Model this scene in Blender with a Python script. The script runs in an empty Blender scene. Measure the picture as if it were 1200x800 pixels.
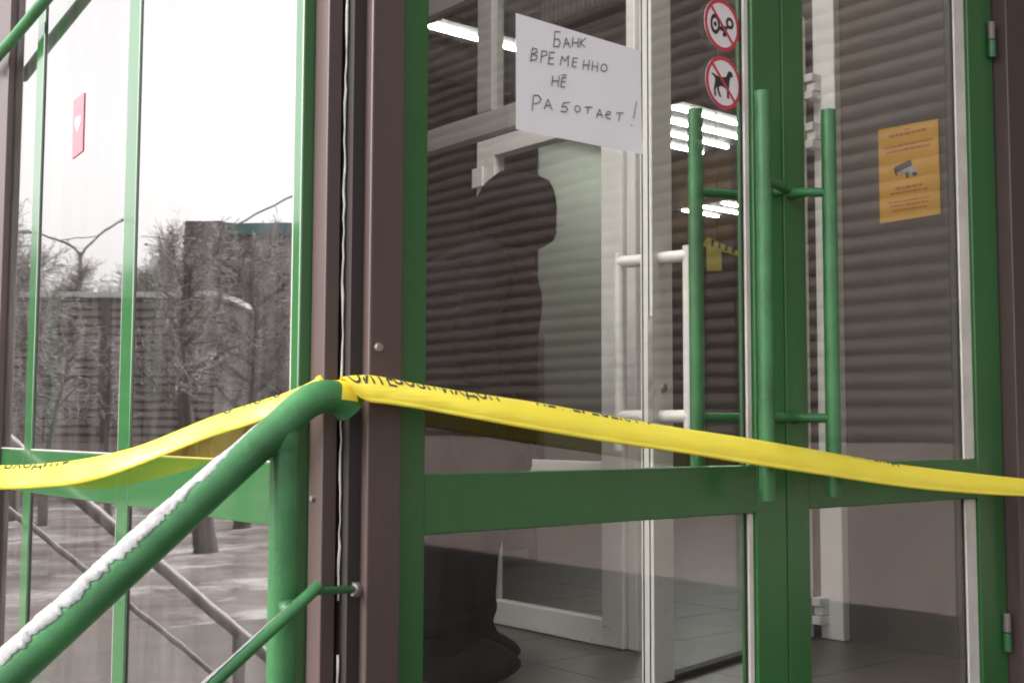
import bpy, bmesh, math, random
from mathutils import Vector, Matrix
R = math.radians
random.seed(7)

# ------------------------------------------------------------------ camera, sky, sun, exposure
scn = bpy.context.scene
col = scn.collection
cam_d = bpy.data.cameras.new('camera')
cam = bpy.data.objects.new('camera', cam_d); col.objects.link(cam)
CAM = Vector((-1.2987, -1.5739, 0.66))
yaw, pitch, roll = R(39.5), R(4.16), R(0.2)
fw = Vector((math.sin(yaw)*math.cos(pitch), math.cos(yaw)*math.cos(pitch), math.sin(pitch)))
rt = Vector((math.cos(yaw), -math.sin(yaw), 0)); up = rt.cross(fw)
rt2 = rt*math.cos(roll) + up*math.sin(roll); up2 = up*math.cos(roll) - rt*math.sin(roll)
cam.matrix_world = Matrix(((rt2.x, up2.x, -fw.x, CAM.x), (rt2.y, up2.y, -fw.y, CAM.y), (rt2.z, up2.z, -fw.z, CAM.z), (0, 0, 0, 1)))
cam_d.sensor_width = 36; cam_d.lens = 36*1383/1200
cam_d.clip_start = 0.05; cam_d.clip_end = 2000
scn.camera = cam

SUN_EL, SUN_AZ = 34, 285          # azimuth from +Y clockwise: the sun stands to the left, a little behind the side glazing
w = bpy.data.worlds.new('World'); scn.world = w; w.use_nodes = True
nt = w.node_tree; nt.nodes.clear()
sky = nt.nodes.new('ShaderNodeTexSky'); sky.sky_type = 'NISHITA'; sky.sun_disc = False
sky.sun_elevation = R(SUN_EL); sky.sun_rotation = R(SUN_AZ)
sky.air_density = 1.0; sky.dust_density = 4.0; sky.ozone_density = 1.0
hs = nt.nodes.new('ShaderNodeHueSaturation'); hs.inputs['Saturation'].default_value = 0.10
tint = nt.nodes.new('ShaderNodeMix'); tint.data_type = 'RGBA'; tint.blend_type = 'MULTIPLY'
tint.inputs['Factor'].default_value = 1; tint.inputs['B'].default_value = (1.0, 0.98, 0.975, 1)
bg = nt.nodes.new('ShaderNodeBackground'); bg.inputs['Strength'].default_value = 0.15
wo = nt.nodes.new('ShaderNodeOutputWorld')
nt.links.new(sky.outputs[0], hs.inputs['Color']); nt.links.new(hs.outputs[0], tint.inputs['A'])
nt.links.new(tint.outputs['Result'], bg.inputs['Color']); nt.links.new(bg.outputs[0], wo.inputs['Surface'])
sd = bpy.data.lights.new('sun', 'SUN'); sd.energy = 0.9; sd.angle = R(25); sd.color = (1, 0.965, 0.93)
sun = bpy.data.objects.new('sun', sd); col.objects.link(sun)
a, e = R(SUN_AZ), R(SUN_EL)
sun.rotation_euler = Vector((math.sin(a)*math.cos(e), math.cos(a)*math.cos(e), math.sin(e))).to_track_quat('Z', 'Y').to_euler()
vs = scn.view_settings
vs.view_transform = 'Standard'; vs.look = 'None'; vs.exposure = 1.30; vs.gamma = 1; vs.use_curve_mapping = False
scn.cycles.max_bounces = 14; scn.cycles.transparent_max_bounces = 40; scn.cycles.glossy_bounces = 6
scn.cycles.sample_clamp_indirect = 6
scn.cycles.caustics_reflective = True
scn.cycles.filter_width = 1.9

# ------------------------------------------------------------------ materials
def newmat(name):
    m = bpy.data.materials.new(name); m.use_nodes = True
    n = m.node_tree; b = n.nodes['Principled BSDF']
    return m, n, b
def texcoord(n, scale=(1, 1, 1), kind='Object'):
    tc = n.nodes.new('ShaderNodeTexCoord'); mp = n.nodes.new('ShaderNodeMapping')
    mp.inputs['Scale'].default_value = scale
    n.links.new(tc.outputs[kind], mp.inputs['Vector'])
    return mp.outputs[0]
def noise(n, vec, scale, detail=4, rough=0.6):
    t = n.nodes.new('ShaderNodeTexNoise'); t.inputs['Scale'].default_value = scale
    t.inputs['Detail'].default_value = detail; t.inputs['Roughness'].default_value = rough
    n.links.new(vec, t.inputs['Vector']); return t.outputs['Fac']
def ramp(n, fac, p0, p1, c0, c1):
    r = n.nodes.new('ShaderNodeValToRGB'); r.color_ramp.elements[0].position = p0; r.color_ramp.elements[1].position = p1
    r.color_ramp.elements[0].color = (*c0, 1); r.color_ramp.elements[1].color = (*c1, 1)
    n.links.new(fac, r.inputs[0]); return r.outputs[0]
def mixc(n, fac, A, B):
    m = n.nodes.new('ShaderNodeMix'); m.data_type = 'RGBA'
    if isinstance(fac, float): m.inputs['Factor'].default_value = fac
    else: n.links.new(fac, m.inputs['Factor'])
    for k, v in (('A', A), ('B', B)):
        if isinstance(v, tuple): m.inputs[k].default_value = (*v, 1)
        else: n.links.new(v, m.inputs[k])
    return m.outputs['Result']
def bump(n, b, h, strength=0.2, dist=0.01):
    k = n.nodes.new('ShaderNodeBump'); k.inputs['Strength'].default_value = strength; k.inputs['Distance'].default_value = dist
    n.links.new(h, k.inputs['Height']); n.links.new(k.outputs[0], b.inputs['Normal'])
def paint(name, c, var=0.25, rough=0.4, scale=6, spec=0.5, metallic=0, bs=0.05, streak=(1, 1, 1), dirt=None, chips=None):
    m, n, b = newmat(name)
    v = texcoord(n, streak)
    f = noise(n, v, scale, 6)
    lo = tuple(x*(1-var) for x in c); hi = tuple(min(1, x*(1+var)) for x in c)
    cc = ramp(n, f, 0.3, 0.7, lo, hi)
    if dirt:
        g = noise(n, v, scale*7, 5, 0.75)
        g2 = ramp(n, g, 0.60, 0.72, (0, 0, 0), (0.8, 0.8, 0.8))
        cc = mixc(n, g2, cc, dirt)
    if chips:
        v2 = texcoord(n, (1, 1, 0.22))
        g3 = ramp(n, noise(n, v2, 95, 5, 0.8), 0.685, 0.73, (0, 0, 0), (0.85, 0.85, 0.85))
        g4 = ramp(n, noise(n, v2, 3.5, 3, 0.6), 0.48, 0.62, (0, 0, 0), (1, 1, 1))
        mm = n.nodes.new('ShaderNodeMath'); mm.operation = 'MULTIPLY'
        n.links.new(g3, mm.inputs[0]); n.links.new(g4, mm.inputs[1])
        cc = mixc(n, mm.outputs[0], cc, chips)
    n.links.new(cc, b.inputs['Base Color'])
    rr = n.nodes.new('ShaderNodeMapRange'); rr.inputs[3].default_value = rough*0.8; rr.inputs[4].default_value = min(1, rough*1.3)
    n.links.new(f, rr.inputs[0]); n.links.new(rr.outputs[0], b.inputs['Roughness'])
    b.inputs['Metallic'].default_value = metallic
    b.inputs['Specular IOR Level'].default_value = spec
    bump(n, b, noise(n, v, scale*20, 3), bs, 0.002)
    return m
def glass(name, refl,  tintc=(0.86, 0.9, 0.87), dust=0.05, dustcol=(0.55, 0.52, 0.5), rough=0.004):
    m = bpy.data.materials.new(name); m.use_nodes = True; n = m.node_tree; n.nodes.clear()
    out = n.nodes.new('ShaderNodeOutputMaterial')
    tr = n.nodes.new('ShaderNodeBsdfTransparent'); tr.inputs[0].default_value = (*tintc, 1)
    gl = n.nodes.new('ShaderNodeBsdfGlossy'); gl.inputs['Roughness'].default_value = rough
    gl.inputs['Color'].default_value = (0.98, 0.96, 0.955, 1)
    wv = n.nodes.new('ShaderNodeBump'); wv.inputs['Strength'].default_value = 1.0; wv.inputs['Distance'].default_value = 0.00055
    n.links.new(noise(n, texcoord(n, (1, 1, 1)), 3.2, 2, 0.4), wv.inputs['Height']); n.links.new(wv.outputs[0], gl.inputs['Normal'])
    fr = n.nodes.new('ShaderNodeLayerWeight'); fr.inputs['Blend'].default_value = 0.2
    mr = n.nodes.new('ShaderNodeMapRange'); mr.inputs[3].default_value = refl*0.85; mr.inputs[4].default_value = min(1, refl*2.2)
    n.links.new(fr.outputs['Fresnel'], mr.inputs[0])
    mx = n.nodes.new('ShaderNodeMixShader'); n.links.new(mr.outputs[0], mx.inputs[0])
    n.links.new(tr.outputs[0], mx.inputs[1]); n.links.new(gl.outputs[0], mx.inputs[2])
    df = n.nodes.new('ShaderNodeBsdfDiffuse'); df.inputs[0].default_value = (*dustcol, 1)
    v = texcoord(n, (3, 3, 0.5)); f = noise(n, v, 5, 7, 0.7)
    dr = n.nodes.new('ShaderNodeMapRange'); dr.inputs[1].default_value = 0.42; dr.inputs[2].default_value = 0.8
    dr.inputs[3].default_value = dust*0.3; dr.inputs[4].default_value = dust*2.5
    n.links.new(f, dr.inputs[0])
    m2 = n.nodes.new('ShaderNodeMixShader'); n.links.new(dr.outputs[0], m2.inputs[0])
    n.links.new(mx.outputs[0], m2.inputs[1]); n.links.new(df.outputs[0], m2.inputs[2])
    n.links.new(m2.outputs[0], out.inputs['Surface'])
    return m
def emit(name, c, s):
    m = bpy.data.materials.new(name); m.use_nodes = True; n = m.node_tree; n.nodes.clear()
    out = n.nodes.new('ShaderNodeOutputMaterial'); em = n.nodes.new('ShaderNodeEmission')
    em.inputs[0].default_value = (*c, 1); em.inputs[1].default_value = s
    n.links.new(em.outputs[0], out.inputs[0]); return m

M = {}
M['green'] = paint('green_paint', (0.034, 0.138, 0.040), 0.20, 0.30, 3, 0.5, bs=0.06, streak=(1, 1, 0.3), dirt=(0.04, 0.13, 0.05), chips=(0.20, 0.30, 0.20))
M['green_gloss'] = paint('glossy_green_paint', (0.028, 0.125, 0.038), 0.10, 0.12, 3, 0.6, bs=0.02)
_b = M['green_gloss'].node_tree.nodes['Principled BSDF']; _b.inputs['Coat Weight'].default_value = 0.8; _b.inputs['Coat Roughness'].default_value = 0.06; _b.inputs['Coat IOR'].default_value = 1.5
M['green_pipe'] = paint('green_pipe_paint', (0.042, 0.165, 0.058), 0.32, 0.32, 9, 0.5, bs=0.25, dirt=(0.06, 0.20, 0.105), chips=(0.22, 0.33, 0.24))
M['brown'] = paint('brown_cladding', (0.098, 0.068, 0.064), 0.18, 0.32, 3, 0.4, streak=(1, 1, 0.12), bs=0.05, dirt=(0.135, 0.105, 0.10), chips=(0.22, 0.19, 0.18))
M['brown_dark'] = paint('dark_brown_void', (0.03, 0.023, 0.022), 0.2, 0.7, 5)
M['foam'] = paint('sealant_foam', (0.62, 0.62, 0.58), 0.25, 0.9, 40, bs=0.8)
M['bolt'] = paint('bolt_steel', (0.28, 0.24, 0.23), 0.2, 0.45, 30, metallic=0.4)
M['white'] = paint('white_frame', (0.72, 0.70, 0.68), 0.06, 0.38, 4, dirt=(0.5, 0.48, 0.46), bs=0.03)
M['dim_white_frame'] = paint('dim_white_frame', (0.36, 0.345, 0.33), 0.10, 0.45, 4, dirt=(0.26, 0.25, 0.24), bs=0.03)  # white frame darkened; the dimness of the hall is put into this colour
M['gasket'] = paint('pale_gasket', (0.66, 0.63, 0.58), 0.15, 0.6, 12)
M['spacer'] = paint('dull_spacer', (0.33, 0.32, 0.29), 0.2, 0.6, 12)
M['black'] = paint('black_rubber', (0.02, 0.02, 0.02), 0.3, 0.6, 12)
M['steel'] = paint('lock_steel', (0.30, 0.29, 0.28), 0.3, 0.4, 30, metallic=0.8)
M['glass_side'] = glass('coated_side_glass', 0.56, (0.88, 0.88, 0.86), 0.045, rough=0.016)
M['glass_back'] = glass('uncoated_inner_face', 0.05, (0.95, 0.95, 0.94), 0.0)
M['glass_door'] = glass('door_glass', 0.072, (0.93, 0.94, 0.93), 0.010, rough=0.03)
M['glass_in'] = glass('inner_glass', 0.035, (0.93, 0.94, 0.93), 0.006)
M['paper'] = paint('white_paper', (0.86, 0.85, 0.88), 0.02, 0.85, 8, 0.2, bs=0.04)
M['ink'] = paint('black_ink', (0.035, 0.035, 0.04), 0.4, 0.7, 60)
M['red'] = paint('sign_red', (0.52, 0.045, 0.07), 0.08, 0.45, 20)
M['washed_red'] = paint('washed_red', (0.62, 0.16, 0.19), 0.08, 0.45, 20)  # red paled; the sky reflection over the sticker is put into it
M['signwhite'] = paint('sign_white', (0.78, 0.72, 0.74), 0.03, 0.45, 20)
M['signblack'] = paint('sign_black', (0.03, 0.025, 0.025), 0.2, 0.5, 20)
M['orange'] = paint('poster_orange', (0.52, 0.265, 0.045), 0.10, 0.6, 6)
M['poster_print'] = paint('poster_print', (0.33, 0.10, 0.02), 0.3, 0.6, 30)
M['poster_grey'] = paint('poster_grey', (0.05, 0.045, 0.055), 0.5, 0.6, 25)
M['poster_pale'] = paint('poster_pale', (0.30, 0.28, 0.30), 0.25, 0.6, 40)
M['cloth'] = paint('dark_cloth', (0.0075, 0.0068, 0.008), 0.6, 1.0, 9, 0.05, bs=0.8)
M['boot'] = paint('black_boot', (0.008, 0.008, 0.008), 0.4, 0.8, 20, 0.1)
M['skin'] = paint('skin', (0.45, 0.27, 0.2), 0.1, 0.55, 12)
M['hall_wall'] = paint('hall_wall', (0.13, 0.142, 0.120), 0.08, 0.8, 2)
M['hall_dark'] = paint('hall_furniture', (0.05, 0.055, 0.06), 0.3, 0.6, 4)
M['ceiling'] = paint('ceiling_paint', (0.42, 0.41, 0.38), 0.05, 0.9, 2)
M['vest_wall'] = paint('vestibule_wall', (0.075, 0.064, 0.058), 0.2, 0.6, 2)
M['lamp'] = emit('fluorescent_tube', (1.0, 0.985, 0.95), 34)
M['plaster'] = paint('pink_plaster', (0.31, 0.25, 0.232), 0.14, 0.85, 3, dirt=(0.30, 0.24, 0.22), bs=0.3)
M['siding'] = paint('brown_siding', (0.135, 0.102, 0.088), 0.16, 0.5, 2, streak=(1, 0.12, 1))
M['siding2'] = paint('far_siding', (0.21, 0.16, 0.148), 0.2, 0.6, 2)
M['concrete'] = paint('concrete', (0.15, 0.135, 0.125), 0.25, 0.85, 2.5, dirt=(0.09, 0.08, 0.075), bs=0.4)
M['wet_paving'] = paint('wet_dark_paving', (0.032, 0.028, 0.026), 0.3, 0.95, 2.5, 0.1, bs=0.4)
M['tile'] = paint('floor_tile', (0.105, 0.09, 0.078), 0.16, 0.35, 5, dirt=(0.075, 0.065, 0.058))
M['grout'] = paint('grout', (0.088, 0.076, 0.066), 0.2, 0.9, 8)
M['bark'] = paint('bark', (0.085, 0.068, 0.060), 0.4, 0.9, 12, streak=(1, 1, 0.3), bs=0.5)
M['greywall'] = paint('grey_facade', (0.20, 0.165, 0.16), 0.12, 0.8, 0.6)
M['roofdark'] = paint('dark_fascia', (0.13, 0.115, 0.12), 0.1, 0.6, 1)
M['teal'] = paint('teal_fascia', (0.10, 0.24, 0.24), 0.15, 0.4, 1)
M['paleglass'] = paint('pale_window', (0.34, 0.36, 0.38), 0.3, 0.12, 0.5)
M['galv'] = paint('galvanised', (0.22, 0.20, 0.20), 0.2, 0.5, 5, metallic=0.4)

def snowmat():
    m, n, b = newmat('snow'); v = texcoord(n)
    c = ramp(n, noise(n, v, 220, 8, 0.85), 0.30, 0.66, (0.58, 0.61, 0.60), (0.87, 0.88, 0.88))
    n.links.new(c, b.inputs['Base Color']); b.inputs['Roughness'].default_value = 0.8
    b.inputs['Specular IOR Level'].default_value = 0.2
    bump(n, b, noise(n, v, 260, 8, 0.8), 1.0, 0.010); return m
M['snow'] = snowmat()
def groundmat():
    m, n, b = newmat('snowy_ground'); v = texcoord(n, (1, 1, 1))
    f1 = noise(n, v, 0.8, 9, 0.7)
    c = ramp(n, f1, 0.46, 0.60, (0.10, 0.083, 0.077), (0.55, 0.53, 0.525))
    t = n.nodes.new('ShaderNodeTexNoise'); mp = n.nodes.new('ShaderNodeMapping'); mp.inputs['Scale'].default_value = (0.5, 1.5, 1)
    mp.inputs['Rotation'].default_value = (0, 0, R(-42))
    tc = n.nodes.new('ShaderNodeTexCoord'); n.links.new(tc.outputs['Object'], mp.inputs['Vector']); n.links.new(mp.outputs[0], t.inputs['Vector'])
    t.inputs['Scale'].default_value = 1.1; t.inputs['Detail'].default_value = 9; t.inputs['Roughness'].default_value = 0.7
    k = ramp(n, t.outputs['Fac'], 0.45, 0.53, (0, 0, 0), (0.75, 0.75, 0.75))
    c2 = mixc(n, k, c, (0.20, 0.16, 0.145))
    n.links.new(c2, b.inputs['Base Color']); b.inputs['Roughness'].default_value = 0.9
    bump(n, b, noise(n, v, 5, 6), 0.6, 0.05); return m
M['ground'] = groundmat()
def tapemat():
    m, n, b = newmat('yellow_tape'); v = texcoord(n, (1, 1, 1))
    c = ramp(n, noise(n, v, 12, 4), 0.3, 0.75, (0.98, 0.80, 0.07), (1.0, 0.87, 0.11))
    n.links.new(c, b.inputs['Base Color']); b.inputs['Roughness'].default_value = 0.32
    bump(n, b, noise(n, texcoord(n, (2, 2, 25)), 9, 3), 0.25, 0.004)
    tl = n.nodes.new('ShaderNodeBsdfTranslucent'); n.links.new(c, tl.inputs[0])
    mx = n.nodes.new('ShaderNodeMixShader'); mx.inputs[0].default_value = 0.12
    out = n.nodes['Material Output']
    n.links.new(b.outputs[0], mx.inputs[1]); n.links.new(tl.outputs[0], mx.inputs[2]); n.links.new(mx.outputs[0], out.inputs[0])
    return m
M['tape'] = tapemat()
def twigmat():
    # frosted twigs: snow lies on faces that look upwards
    m, n, b = newmat('frosted_twig'); v = texcoord(n)
    g = n.nodes.new('ShaderNodeNewGeometry'); s = n.nodes.new('ShaderNodeSeparateXYZ')
    n.links.new(g.outputs['True Normal'], s.inputs[0])
    k = ramp(n, s.outputs[2], 0.02, 0.3, (0, 0, 0), (1, 1, 1))
    f = ramp(n, noise(n, v, 3, 4), 0.4, 0.6, (0.10, 0.085, 0.078), (0.20, 0.172, 0.162))
    c = mixc(n, k, f, (0.54, 0.525, 0.52))
    n.links.new(c, b.inputs['Base Color']); b.inputs['Roughness'].default_value = 0.9; return m
M['twig'] = twigmat()

# ------------------------------------------------------------------ mesh helpers
class MB:
    def __init__(s): s.v = []; s.f = []
    def box(s, x0, x1, y0, y1, z0, z1):
        i = len(s.v)
        s.v += [(x, y, z) for z in (z0, z1) for y in (y0, y1) for x in (x0, x1)]
        s.f += [tuple(i+k for k in q) for q in ((0, 2, 3, 1), (4, 5, 7, 6), (0, 1, 5, 4), (2, 6, 7, 3), (0, 4, 6, 2), (1, 3, 7, 5))]
        return s
    def tube(s, pts, r, n=16, caps=True, hollow=False):
        pts = [Vector(p) for p in pts]; rs = r if isinstance(r, (list, tuple)) else [r]*len(pts)
        base = len(s.v); u = None
        for i, p in enumerate(pts):
            t = (pts[min(i+1, len(pts)-1)] - pts[max(i-1, 0)]).normalized()
            if u is None: u = t.orthogonal().normalized()
            else: u = (u - t*u.dot(t)).normalized()
            b = t.cross(u)
            for k in range(n):
                a_ = 2*math.pi*k/n
                s.v.append(tuple(p + (u*math.cos(a_) + b*math.sin(a_))*rs[i]))
        for i in range(len(pts)-1):
            for k in range(n):
                s.f.append((base+i*n+k, base+i*n+(k+1) % n, base+(i+1)*n+(k+1) % n, base+(i+1)*n+k))
        if caps:
            s.f.append(tuple(base+k for k in reversed(range(n))))
            s.f.append(tuple(base+(len(pts)-1)*n+k for k in range(n)))
        return s
    def poly(s, pts): 
        i = len(s.v); s.v += [tuple(p) for p in pts]; s.f.append(tuple(range(i, i+len(pts)))); return s
    def prism(s, pts, d):
        """outline extruded by vector d"""
        i = len(s.v); k = len(pts); d = Vector(d)
        s.v += [tuple(p) for p in pts] + [tuple(Vector(p)+d) for p in pts]
        s.f.append(tuple(reversed(range(i, i+k)))); s.f.append(tuple(range(i+k, i+2*k)))
        for j in range(k): s.f.append((i+j, i+(j+1) % k, i+k+(j+1) % k, i+k+j))
        return s
    def mesh(s, name, mat, smooth=False):
        me = bpy.data.meshes.new(name); me.from_pydata(s.v, [], s.f); me.update()
        bm = bmesh.new(); bm.from_mesh(me); bmesh.ops.recalc_face_normals(bm, faces=bm.faces); bm.to_mesh(me); bm.free()
        if mat: me.materials.append(M[mat])
        if smooth: me.polygons.foreach_set('use_smooth', [True]*len(me.polygons))
        return me
    def build(s, name, mat, parent=None, smooth=False, bevel=0, kind=None, auto=False):
        o = bpy.data.objects.new(name, s.mesh(name, mat, smooth or auto)); col.objects.link(o)
        if parent: o.parent = parent
        if bevel:
            b = o.modifiers.new('bevel', 'BEVEL'); b.width = bevel; b.segments = 2; b.limit_method = 'ANGLE'
        if auto:
            e_ = o.modifiers.new('edges', 'EDGE_SPLIT'); e_.split_angle = R(40)
        if kind: o['kind'] = kind
        return o
def box(name, mat, parent, x0, x1, y0, y1, z0, z1, bevel=0, **k): return MB().box(x0, x1, y0, y1, z0, z1).build(name, mat, parent, bevel=bevel, **k)
def tube(name, mat, parent, pts, r, n=20, **k): return MB().tube(pts, r, n).build(name, mat, parent, auto=True, **k)
def empty(name, label, cat, group=None, loc=None):
    o = bpy.data.objects.new(name, None); col.objects.link(o); o['label'] = label; o['category'] = cat
    o.empty_display_size = 0.1
    if group: o['group'] = group
    if loc is not None: o.location = loc
    return o
def tag(o, label, cat, group=None, kind=None):
    o['label'] = label; o['category'] = cat
    if group: o['group'] = group
    if kind: o['kind'] = kind
    return o
def struct(o): o['kind'] = 'structure'; return o

# ------------------------------------------------------------------ ground and paving
GZ = -0.75
g = MB(); n_ = 24
for i in range(n_+1):
    for j in range(n_+1):
        x = -300 + 600*i/n_; y = -300 + 600*j/n_
        g.v.append((x, y, GZ))
for i in range(n_):
    for j in range(n_):
        q = i*(n_+1)+j; g.f.append((q, q+n_+1, q+n_+2, q+1))
struct(g.build('ground', 'ground'))
pv = struct(MB().poly([(-14, -14, GZ+0.004), (6, -14, GZ+0.004), (6, 1.0, GZ+0.004), (1.2, 6.6, GZ+0.004), (-7.6, 6.2, GZ+0.004), (-14, 1.5, GZ+0.004)]).build('pavement', 'concrete'))
struct(box('landing', 'wet_paving', None, -0.55, 3.14, -9.4, -0.07, GZ, -0.09, 0.01))
for k in range(3):
    s_ = box('step', 'concrete', None, -0.55-0.235*(k+1), -0.552-0.235*k, -3.2, 0.0, GZ, -0.09-0.165*(k+1)+0.002, 0.008)
    struct(s_)

# ------------------------------------------------------------------ bank building shell
bank = empty('bank_building', 'brown clad single storey bank building holding the glazed green entrance', 'building')
box('plinth', 'concrete', bank, -0.41, 3.14, -0.066, 1.9, GZ, -0.075)
box('fascia', 'brown', bank, -0.265, 1.625, -0.058, 0.06, 2.17, 3.3)
box('front_wall', 'brown', bank, 1.93, 3.14, -0.02, 0.05, -0.08, 3.3)
box('side_fascia', 'brown', bank, -0.41, -0.33, 0.052, 14.0, 2.42, 3.3)
box('side_wall', 'brown', bank, -0.41, -0.33, 1.76, 14.0, GZ, 2.418)
box('back_wall', 'hall_wall', bank, -0.33, 14.0, 14.0, 14.2, -0.01, 3.3)
box('end_wall', 'hall_wall', bank, 14.0, 14.2, 0.06, 14.2, -0.01, 3.3)
box('ceiling', 'ceiling', bank, -0.328, 13.99, 0.062, 13.99, 2.92, 3.0)
box('roof', 'brown', bank, -0.45, 14.3, 0.0, 14.3, 3.302, 3.42)
box('partition_wall', 'vest_wall', bank, 1.9, 1.98, 0.062, 0.95, 0.0, 2.91)
box('hall_front_wall', 'hall_wall', bank, 1.985, 13.99, 0.80, 0.95, 0.0, 2.91)
box('column', 'hall_wall', bank, 4.46, 5.25, 5.2, 5.45, 0.0, 2.915, 0.01)
# slabs of the floor
fl = struct(box('floor', 'grout', None, -0.325, 13.95, 0.066, 13.95, -0.06, -0.0025))
tm = MB().box(0.0014, 0.2986, 0.0014, 0.2986, -0.006, 0.0).mesh('tile', 'tile')
for i in range(12):
    for j in range(14):
        o = bpy.data.objects.new('tile', tm); col.objects.link(o); o.parent = fl
        o.location = (-0.3+0.3*i, 0.08+0.3*j, random.uniform(-0.0006, 0.0))
box('far_floor', 'tile', fl, 3.304, 13.9, 0.97, 13.9, -0.005, -0.001)

canopy = empty('shading_canopy', 'flat brown canopy added out of view to shade the green entrance doors', 'canopy')
box('slab', 'brown', canopy, -0.30, 3.13, -0.75, -0.062, 2.50, 2.62, 0.005)  # unseen slab put in to keep skylight off the door front

# ------------------------------------------------------------------ brown posts of the entrance
pa = empty('brown_post', 'broad brown metal post with round bolt between side window and left door', 'post')
box('post_body', 'brown', pa, -0.331, -0.270, -0.06, 0.05, GZ, 3.29, 0.003)
for z in (0.781, -0.1, 1.62):
    MB().tube([(-0.315, -0.058, z), (-0.315, -0.065, z)], [0.0075, 0.006], 14).build('bolt', 'bolt', pa, auto=True)
box('gap_shade_strip', 'brown_dark', pa, -0.3525, -0.3315, -0.041, 0.05, GZ, 3.29)  # fills the recess; the shade of the gap is put into its colour
pts = [(-0.3566+random.uniform(-.0003, .0003), -0.024+random.uniform(-.002, .002), -0.7+0.02*k) for k in range(190)]
rs = [0.0013+0.0005*math.sin(k*.9)+random.uniform(0, .0007) for k in range(190)]
for a0, a1 in ((0, 44), (46, 52), (55, 118), (119, 190)):
    MB().tube(pts[a0:a1], rs[a0:a1], 8).build('foam_bead', 'foam', pa, smooth=True)
pb = empty('corner_trim', 'narrow brown corner trim at the edge of the side window', 'post')
box('trim_body', 'brown', pb, -0.3855, -0.3605, -0.02, 0.0215, GZ, 3.29, 0.002)
for z in (0.552, 1.5, -0.3):
    MB().tube([(-0.385, 0.004, z), (-0.391, 0.004, z)], [0.005, 0.004], 12).build('bolt', 'bolt', pb, auto=True)
pc = empty('door_post', 'dark brown metal post beside the hinges of the right door', 'post')
box('post_body', 'brown', pc, 1.628, 1.925, -0.06, 0.055, -0.08, 3.29, 0.003)

# ------------------------------------------------------------------ side window wall
sw = empty('side_window', 'tall green framed side glazing reflecting snowy trees and white sky', 'window')
XG = -0.39
for (y0, y1) in ((0.0225, 0.048), (0.682, 0.742), (1.272, 1.324)):
    box('mullion', 'green_gloss', sw, -0.4055, -0.352, y0, y1, -0.01, 2.41, 0.003)
panes = ((0.048, 0.682), (0.742, 1.272), (1.324, 1.50))
for (y0, y1) in panes:
    box('mid_rail', 'green_gloss', sw, -0.4050, -0.356, y0, y1, 0.505, 0.604, 0.002)
    box('bottom_rail', 'green_gloss', sw, -0.409, -0.356, y0, y1, -0.01, 0.075, 0.002)
    box('top_rail', 'green_gloss', sw, -0.409, -0.356, y0, y1, 2.33, 2.41, 0.002)
    box('glazing_bead', 'gasket', sw, -0.4062, -0.4012, y0, y1, 0.6045, 0.6058)
    for (z0, z1) in ((0.075, 0.505), (0.604, 2.33)):
        m = MB(); t_ = random.uniform(-.0012, .0012)
        m.box(-0.4005, -0.3805, y0, y1, z0+0.0005, z1-0.0005)
        m.v = [(x + t_*(y-y0)/(y1-y0), y, z) for x, y, z in m.v]
        po = m.build('pane', 'glass_side', sw); po.data.materials.append(M['glass_back'])
        for pg in po.data.polygons: pg.material_index = 0 if pg.normal.x < -0.9 else 1   # only the outer face carries the mirror coating
        box('spacer', 'spacer', sw, -0.4028, -0.379, y0+0.0003, y0+0.006, z0+0.006, z1-0.006)
        box('seal', 'black', sw, -0.4028, -0.379, y1-0.004, y1-0.0003, z0+0.006, z1-0.006)
box('end_post', 'brown', sw, -0.42, -0.335, 1.5005, 1.758, GZ, 2.415, 0.003)
stk = empty('red_sticker', 'small red sticker with a white heart stuck on the side window', 'sticker')
def plate(name, mat, parent, pts, d): return MB().prism(pts, d).build(name, mat, parent)
plate('backing', 'washed_red', stk, [(-0.4015, 1.064, 1.255), (-0.4015, 0.999, 1.262), (-0.4015, 0.999, 1.392), (-0.4015, 1.064, 1.388)], (-0.0012, 0, 0))
hp = []
for k in range(24):
    t = 2*math.pi*k/24
    hp.append((-0.4030, 1.0315-0.0011*16*math.sin(t)**3, 1.330+0.0013*(13*math.cos(t)-5*math.cos(2*t)-2*math.cos(3*t)-math.cos(4*t))))
plate('heart', 'signwhite', stk, hp, (-0.0006, 0, 0))
tag(tube('canopy_brace', 'green_pipe', None, [(-0.449, 1.60, 1.575), (-0.442, 1.40, 1.606), (-0.437, 1.10, 1.652), (-0.435, 0.8, 1.70)], 0.0135), 'slanting green brace tube fixed to the far brown post of the side window', 'brace')

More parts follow.
